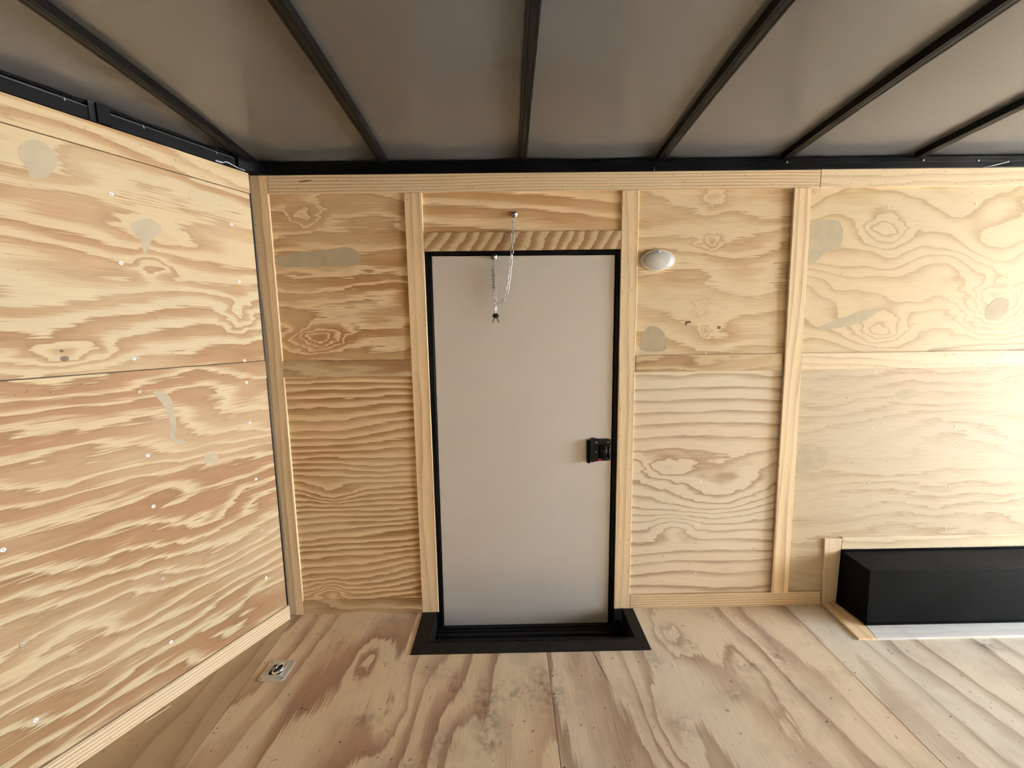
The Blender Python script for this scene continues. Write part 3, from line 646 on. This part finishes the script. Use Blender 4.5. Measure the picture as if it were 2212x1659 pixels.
# ================================================================== WHEEL BOX
wb = empty('wheel_well', (2.6, 0, 0.0085))
tag(wb, 'long black steel wheel box along the foot of the plywood wall', 'wheel box')
def wchild(o): o.parent = wb; o.matrix_parent_inverse = Matrix.Translation((-2.6, 0, -0.0085)); return o
bpy.context.view_layer.update()
bm = bmesh.new()
pb = [(1.631, -0.004, .0085), (3.3, -0.004, .0085), (3.3, -0.166, .0085), (1.645, -0.166, .0085)]
pt = [(1.626, -0.004, .289), (3.3, -0.004, .287), (3.3, -0.168, .279), (1.632, -0.168, .281)]
vb = [bm.verts.new(p) for p in pb]; vt = [bm.verts.new(p) for p in pt]
bm.faces.new(vb[::-1]); bm.faces.new(vt)
for i in range(4): bm.faces.new((vb[i], vb[(i + 1) % 4], vt[(i + 1) % 4], vt[i]))
bmesh.ops.bevel(bm, geom=[e for e in bm.edges if all(abs(v.co.y) > .1 for v in e.verts) or (e.verts[0].co.z > .2 and e.verts[1].co.z > .2)], offset=.0025, segments=3, affect='EDGES')
wchild(link('box_shell', bm, M['well'], None))
bm = bmesh.new(); box(bm, (1.632, -0.1705, .0087), (3.3, -0.1665, .0165), .0008); wchild(link('bottom_hem', bm, M['well'], None))
bm = bmesh.new(); box(bm, (1.626, -0.0135, .2890), (3.3, -0.0095, .2960), .0008); wchild(link('top_hem', bm, M['well'], None))

# ================================================================== DOME LIGHT
dl = empty('dome_light', (0.676, 0, 1.690)); tag(dl, 'oval white plastic dome light on the plywood right of the door', 'light')
def dl_child(o): o.parent = dl; return o
bm = bmesh.new(); lathe(bm, [(0, 0), (1, 0), (1, .006), (.985, .011), (.93, .0135), (.90, .0125), (0, .0125)], (0, 0, 0), NF, 48, .0765, .046, EX)
dl_child(link('light_base', bm, M['white'], None, True))
bm = bmesh.new(); lathe(bm, [(.905, .011), (.89, .015), (.80, .0205), (.62, .0245), (.35, .0270), (0, .028)], (0, 0, -0.001), NF, 48, .0765, .0455, EX)
dl_child(link('light_lens', bm, M['lens'], None, True))
bm = bmesh.new(); box(bm, (-0.012, -0.021, 0.029), (0.012, -0.008, 0.0415), .003); dl_child(link('lens_clip', bm, M['white'], None))
bm = bmesh.new(); lathe(bm, [(.0045, 0), (.0045, .002), (.002, .003), (0, .003)], (0, -0.021, 0.036), NF, 10); dl_child(link('clip_screw', bm, M['chrome'], None, True))

# ================================================================== DOOR CHAIN
ch = empty('door_chain', (0.035, -0.0, 1.89)); tag(ch, 'thin steel door chain with a coil spring hanging above the door', 'chain')
INV = Matrix.Translation((-0.035, 0, -1.89)); bpy.context.view_layer.update()
def cchild(o): o.parent = ch; o.matrix_parent_inverse = INV; return o
def bracket(c, y0):
    bm = bmesh.new(); x, z = c
    box(bm, (x - .0135, y0 - .012, z - .008), (x + .0135, y0, z + .012), .002)
    lathe(bm, [(.0075, 0), (.0075, .004), (.005, .008), (0, .009)], (x, y0 - .012, z), NF, 12)
    tube(bm, [(x - .008, y0 - .010, z - .002), (x - .005, y0 - .013, z - .011), (x, y0 - .014, z - .014), (x + .005, y0 - .013, z - .011), (x + .008, y0 - .010, z - .002)], .002, 6)
    return cchild(link('chain_bracket', bm, M['zinc'], None, True))
bracket((0.036, 1.893), 0.0); bracket((-0.0575, 1.712), 0.001)
# chain links
def stadium(L, Wd, k=6):
    r = Wd / 2; h = L / 2 - r; pts = []
    for i in range(k + 1): a = math.pi * i / k; pts.append((r * math.cos(a), h + r * math.sin(a)))
    for i in range(k + 1): a = math.pi + math.pi * i / k; pts.append((r * math.cos(a), -h + r * math.sin(a)))
    return pts
LK = 0.0225
bm = bmesh.new(); tube(bm, [(x, 0.0001 * 0, z) for x, z in stadium(LK + .0045, 0.0125)], 0.0017, 6, True)
link0 = link('chain_link', bm, M['zinc'], None, True); used = [False]
def links(path):
    path = [Vector(p) for p in path]; pos = []; acc = 0.0; total = sum((b - a).length for a, b in zip(path, path[1:])); n = max(1, round(total / LK)); stp = total / n
    def at(d):
        for a, b in zip(path, path[1:]):
            l = (b - a).length
            if d <= l: return a.lerp(b, d / l)
            d -= l
        return path[-1]
    for i in range(n):
        a, b = at(i * stp), at((i + 1) * stp); t = (b - a).normalized()
        o = link0 if not used[0] else link0.copy()
        if used[0]: COL.objects.link(o)
        used[0] = True
        q = Vector((0, 0, 1)).rotation_difference(t).to_matrix() @ Matrix.Rotation(math.radians(25 + 90 * (i % 2)), 3, 'Z')
        o.location = (a + b) / 2; o.rotation_euler = q.to_euler(); cchild(o)
YC = -0.020
links([(0.034, YC, 1.880), (0.030, YC, 1.832), (0.029, YC - .003, 1.797), (0.025, YC - .004, 1.744), (0.021, YC - .004, 1.708), (0.017, YC - .004, 1.672), (0.011, YC - .003, 1.618), (0.001, YC, 1.564), (-0.011, YC, 1.527), (-0.038, YC, 1.509), (-0.051, YC, 1.498)])
links([(-0.0565, YC + .003, 1.566), (-0.054, YC, 1.517), (-0.052, YC, 1.492), (-0.0535, YC, 1.474)])
# coil spring with hooks
bm = bmesh.new(); pts = [(-0.058, -0.014, 1.697), (-0.0585, -0.016, 1.685), (-0.060, -0.018, 1.674)]
nturn = 16; zt, zb_ = 1.670, 1.572
for i in range(nturn * 10 + 1):
    t = i / (nturn * 10); a = 2 * math.pi * nturn * t
    pts.append((-0.0605 + 0.0035 * t + 0.0082 * math.cos(a), YC + 0.0082 * math.sin(a) - .001, zt + (zb_ - zt) * t))
pts += [(-0.0565, YC, 1.568), (-0.0562, YC, 1.562)]
tube(bm, pts, 0.0015, 5); cchild(link('spring', bm, M['zinc'], None, True))
# keys
ks = empty('door_keys', (-0.0535, YC, 1.472)); tag(ks, 'two small keys with black plastic heads hanging at the chain\'s end', 'keys')
bpy.context.view_layer.update(); INK = Matrix.Translation((0.0535, -YC, -1.472))
def kchild(o): o.parent = ks; o.matrix_parent_inverse = INK; return o
bm = bmesh.new(); tube(bm, [(-0.0535 + 0.006 * math.cos(a * math.pi / 6), YC - .003, 1.469 + .006 * math.sin(a * math.pi / 6)) for a in range(12)], .0009, 5, True); kchild(link('key_ring', bm, M['zinc'], None, True))
for sx, y in ((-1, YC - .004), (1, YC)):
    c = Vector((-0.0535, y, 1.462)); d = Vector((sx * 0.36, 0, -1)).normalized(); e = Vector((d.z, 0, -d.x)) * -1
    bm = bmesh.new(); outline = [(-.008, -.001), (-.0115, .009), (-.008, .018), (.008, .018), (.0115, .009), (.008, -.001)]
    f = [bm.verts.new(c + e * a + d * b + NF * .0016) for a, b in outline]; k = [bm.verts.new(c + e * a + d * b - NF * .0016) for a, b in outline]
    bm.faces.new(f); bm.faces.new(k[::-1])
    for i in range(6): bm.faces.new((f[i], k[i], k[(i + 1) % 6], f[(i + 1) % 6]))
    bmesh.ops.bevel(bm, geom=bm.edges[:], offset=.0006, segments=1, affect='EDGES')
    head = kchild(link('key_head', bm, M['plastic'], None))
    bm = bmesh.new(); outline = [(-.0030, .017), (-.0030, .040), (0, .043), (.0030, .040), (.0018, .036), (.0030, .033), (.0020, .029), (.0030, .026), (.0030, .017)]
    f = [bm.verts.new(c + e * a + d * b + NF * .0009) for a, b in outline]; k = [bm.verts.new(c + e * a + d * b - NF * .0009) for a, b in outline]
    bm.faces.new(f); bm.faces.new(k[::-1]); n_ = len(f)
    for i in range(n_): bm.faces.new((f[i], k[i], k[(i + 1) % n_], f[(i + 1) % n_]))
    kchild(link('key_blade', bm, M['brass'], None))

# ================================================================== FLOOR TIE-DOWN
td = empty('floor_tie_down', (-0.978, -0.350, 0.0)); tag(td, 'square galvanised tie-down plate with a lashing ring, screwed to the floor', 'tie-down')
bm = bmesh.new(); H_ = 0.0535; rc = 0.014; out = []
for cx, cy, a0 in ((1, 1, 0), (-1, 1, 90), (-1, -1, 180), (1, -1, 270)):
    for i in range(5):
        a = math.radians(a0 + 90 * i / 4); out.append((cx * (H_ - rc) + rc * math.cos(a), cy * (H_ - rc) + rc * math.sin(a)))
inn = [(0.034 * math.cos(math.atan2(y, x)), 0.036 * math.sin(math.atan2(y, x))) for x, y in out]
rings = [[bm.verts.new((x, y, 0.0)) for x, y in out], [bm.verts.new((x, y, 0.0028)) for x, y in out], [bm.verts.new((x * .98, y * .98, 0.0036)) for x, y in out],
         [bm.verts.new((x * 1.06, y * 1.06, 0.0040)) for x, y in inn], [bm.verts.new((x, y, 0.0060)) for x, y in inn], [bm.verts.new((x * .92, y * .92, 0.0052)) for x, y in inn], [bm.verts.new((x * .78, y * .78, 0.0008)) for x, y in inn]]
for A, B in zip(rings, rings[1:]):
    for i in range(20): bm.faces.new((A[i], A[(i + 1) % 20], B[(i + 1) % 20], B[i]))
bm.faces.new(rings[0][::-1]); bm.faces.new(rings[-1])
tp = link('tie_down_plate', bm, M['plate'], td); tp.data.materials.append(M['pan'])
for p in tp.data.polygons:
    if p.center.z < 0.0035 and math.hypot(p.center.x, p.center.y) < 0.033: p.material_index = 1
bm = bmesh.new(); tube(bm, [(0.006 + 0.0205 * math.cos(a * math.pi / 12), 0.0245 * math.sin(a * math.pi / 12), 0.0085 + 0.0065 * math.cos(a * math.pi / 12)) for a in range(24)], .0050, 10, True); link('lashing_ring', bm, M['chrome'], td, True)
bm = bmesh.new(); box(bm, (-0.020, -0.010, 0.001), (-0.009, 0.010, 0.0105), .002); link('ring_clip', bm, M['zinc'], td)
bm = bmesh.new(); box(bm, (-0.027, -0.020, 0.0012), (-0.0225, 0.020, 0.0030)); link('drain_slot', bm, M['dark'], td)
bm = bmesh.new(); lathe(bm, [(.0052, 0), (.0052, .0008), (.0035, .0020), (0, .0022)], (0, 0, 0), UP, 10); b0 = link('bolt', bm, M['zinc'], td, True)
for i, (x, y) in enumerate(((.042, .042), (-.042, .042), (-.042, -.042), (.042, -.042))):
    o = b0 if i == 0 else b0.copy()
    if i: COL.objects.link(o); o.parent = td
    o.location = (x, y, .0036)

# ================================================================== WIRE ON THE NOSE RAIL, SPLINTER
w_ = empty('wire_lead', LP(0.12, 2.068, 0.008)); tag(w_, 'loose white wire with a blue-grey connector along the black rail in the corner', 'wire')
bpy.context.view_layer.update(); INW = Matrix.Translation(-w_.location)
bm = bmesh.new(); tube(bm, [LP(.150, 2.070, .010), LP(.138, 2.0765, .013), LP(.127, 2.0765, .013), LP(.112, 2.073, .013), LP(.095, 2.069, .014), LP(.080, 2.0665, .016), LP(.066, 2.0655, .018)], .0016, 6); o = link('wire', bm, M['wire'], w_, True); o.matrix_parent_inverse = INW
bm = bmesh.new(); tube(bm, [LP(.176, 2.0695, .009), LP(.172, 2.0695, .009), LP(.163, 2.070, .009), LP(.154, 2.070, .009), LP(.149, 2.070, .010)], [.0022, .0042, .0035, .0042, .0022], 8); o = link('connector', bm, M['conn'], w_, True); o.matrix_parent_inverse = INW
bm = bmesh.new()
a_, b_ = Vector((-1.334, -0.571, 0.0)), Vector((-1.293, -0.503, 0.0)); d = (b_ - a_).normalized(); e = Vector((-d.y, d.x, 0))
lo = [a_, a_ + d * .02 + e * .0016, b_ - d * .02 + e * .0014, b_, b_ - d * .02 - e * .0014, a_ + d * .02 - e * .0018]
f = [bm.verts.new(p + UP * .0018) for p in lo]; k = [bm.verts.new(p) for p in lo]; bm.faces.new(f); bm.faces.new(k[::-1])
for i in range(6): bm.faces.new((f[i], k[i], k[(i + 1) % 6], f[(i + 1) % 6]))
tag(link('wood_splinter', bm, M['splinter'], None), 'thin pale splinter of wood lying on the floor by the slanted wall', 'splinter')
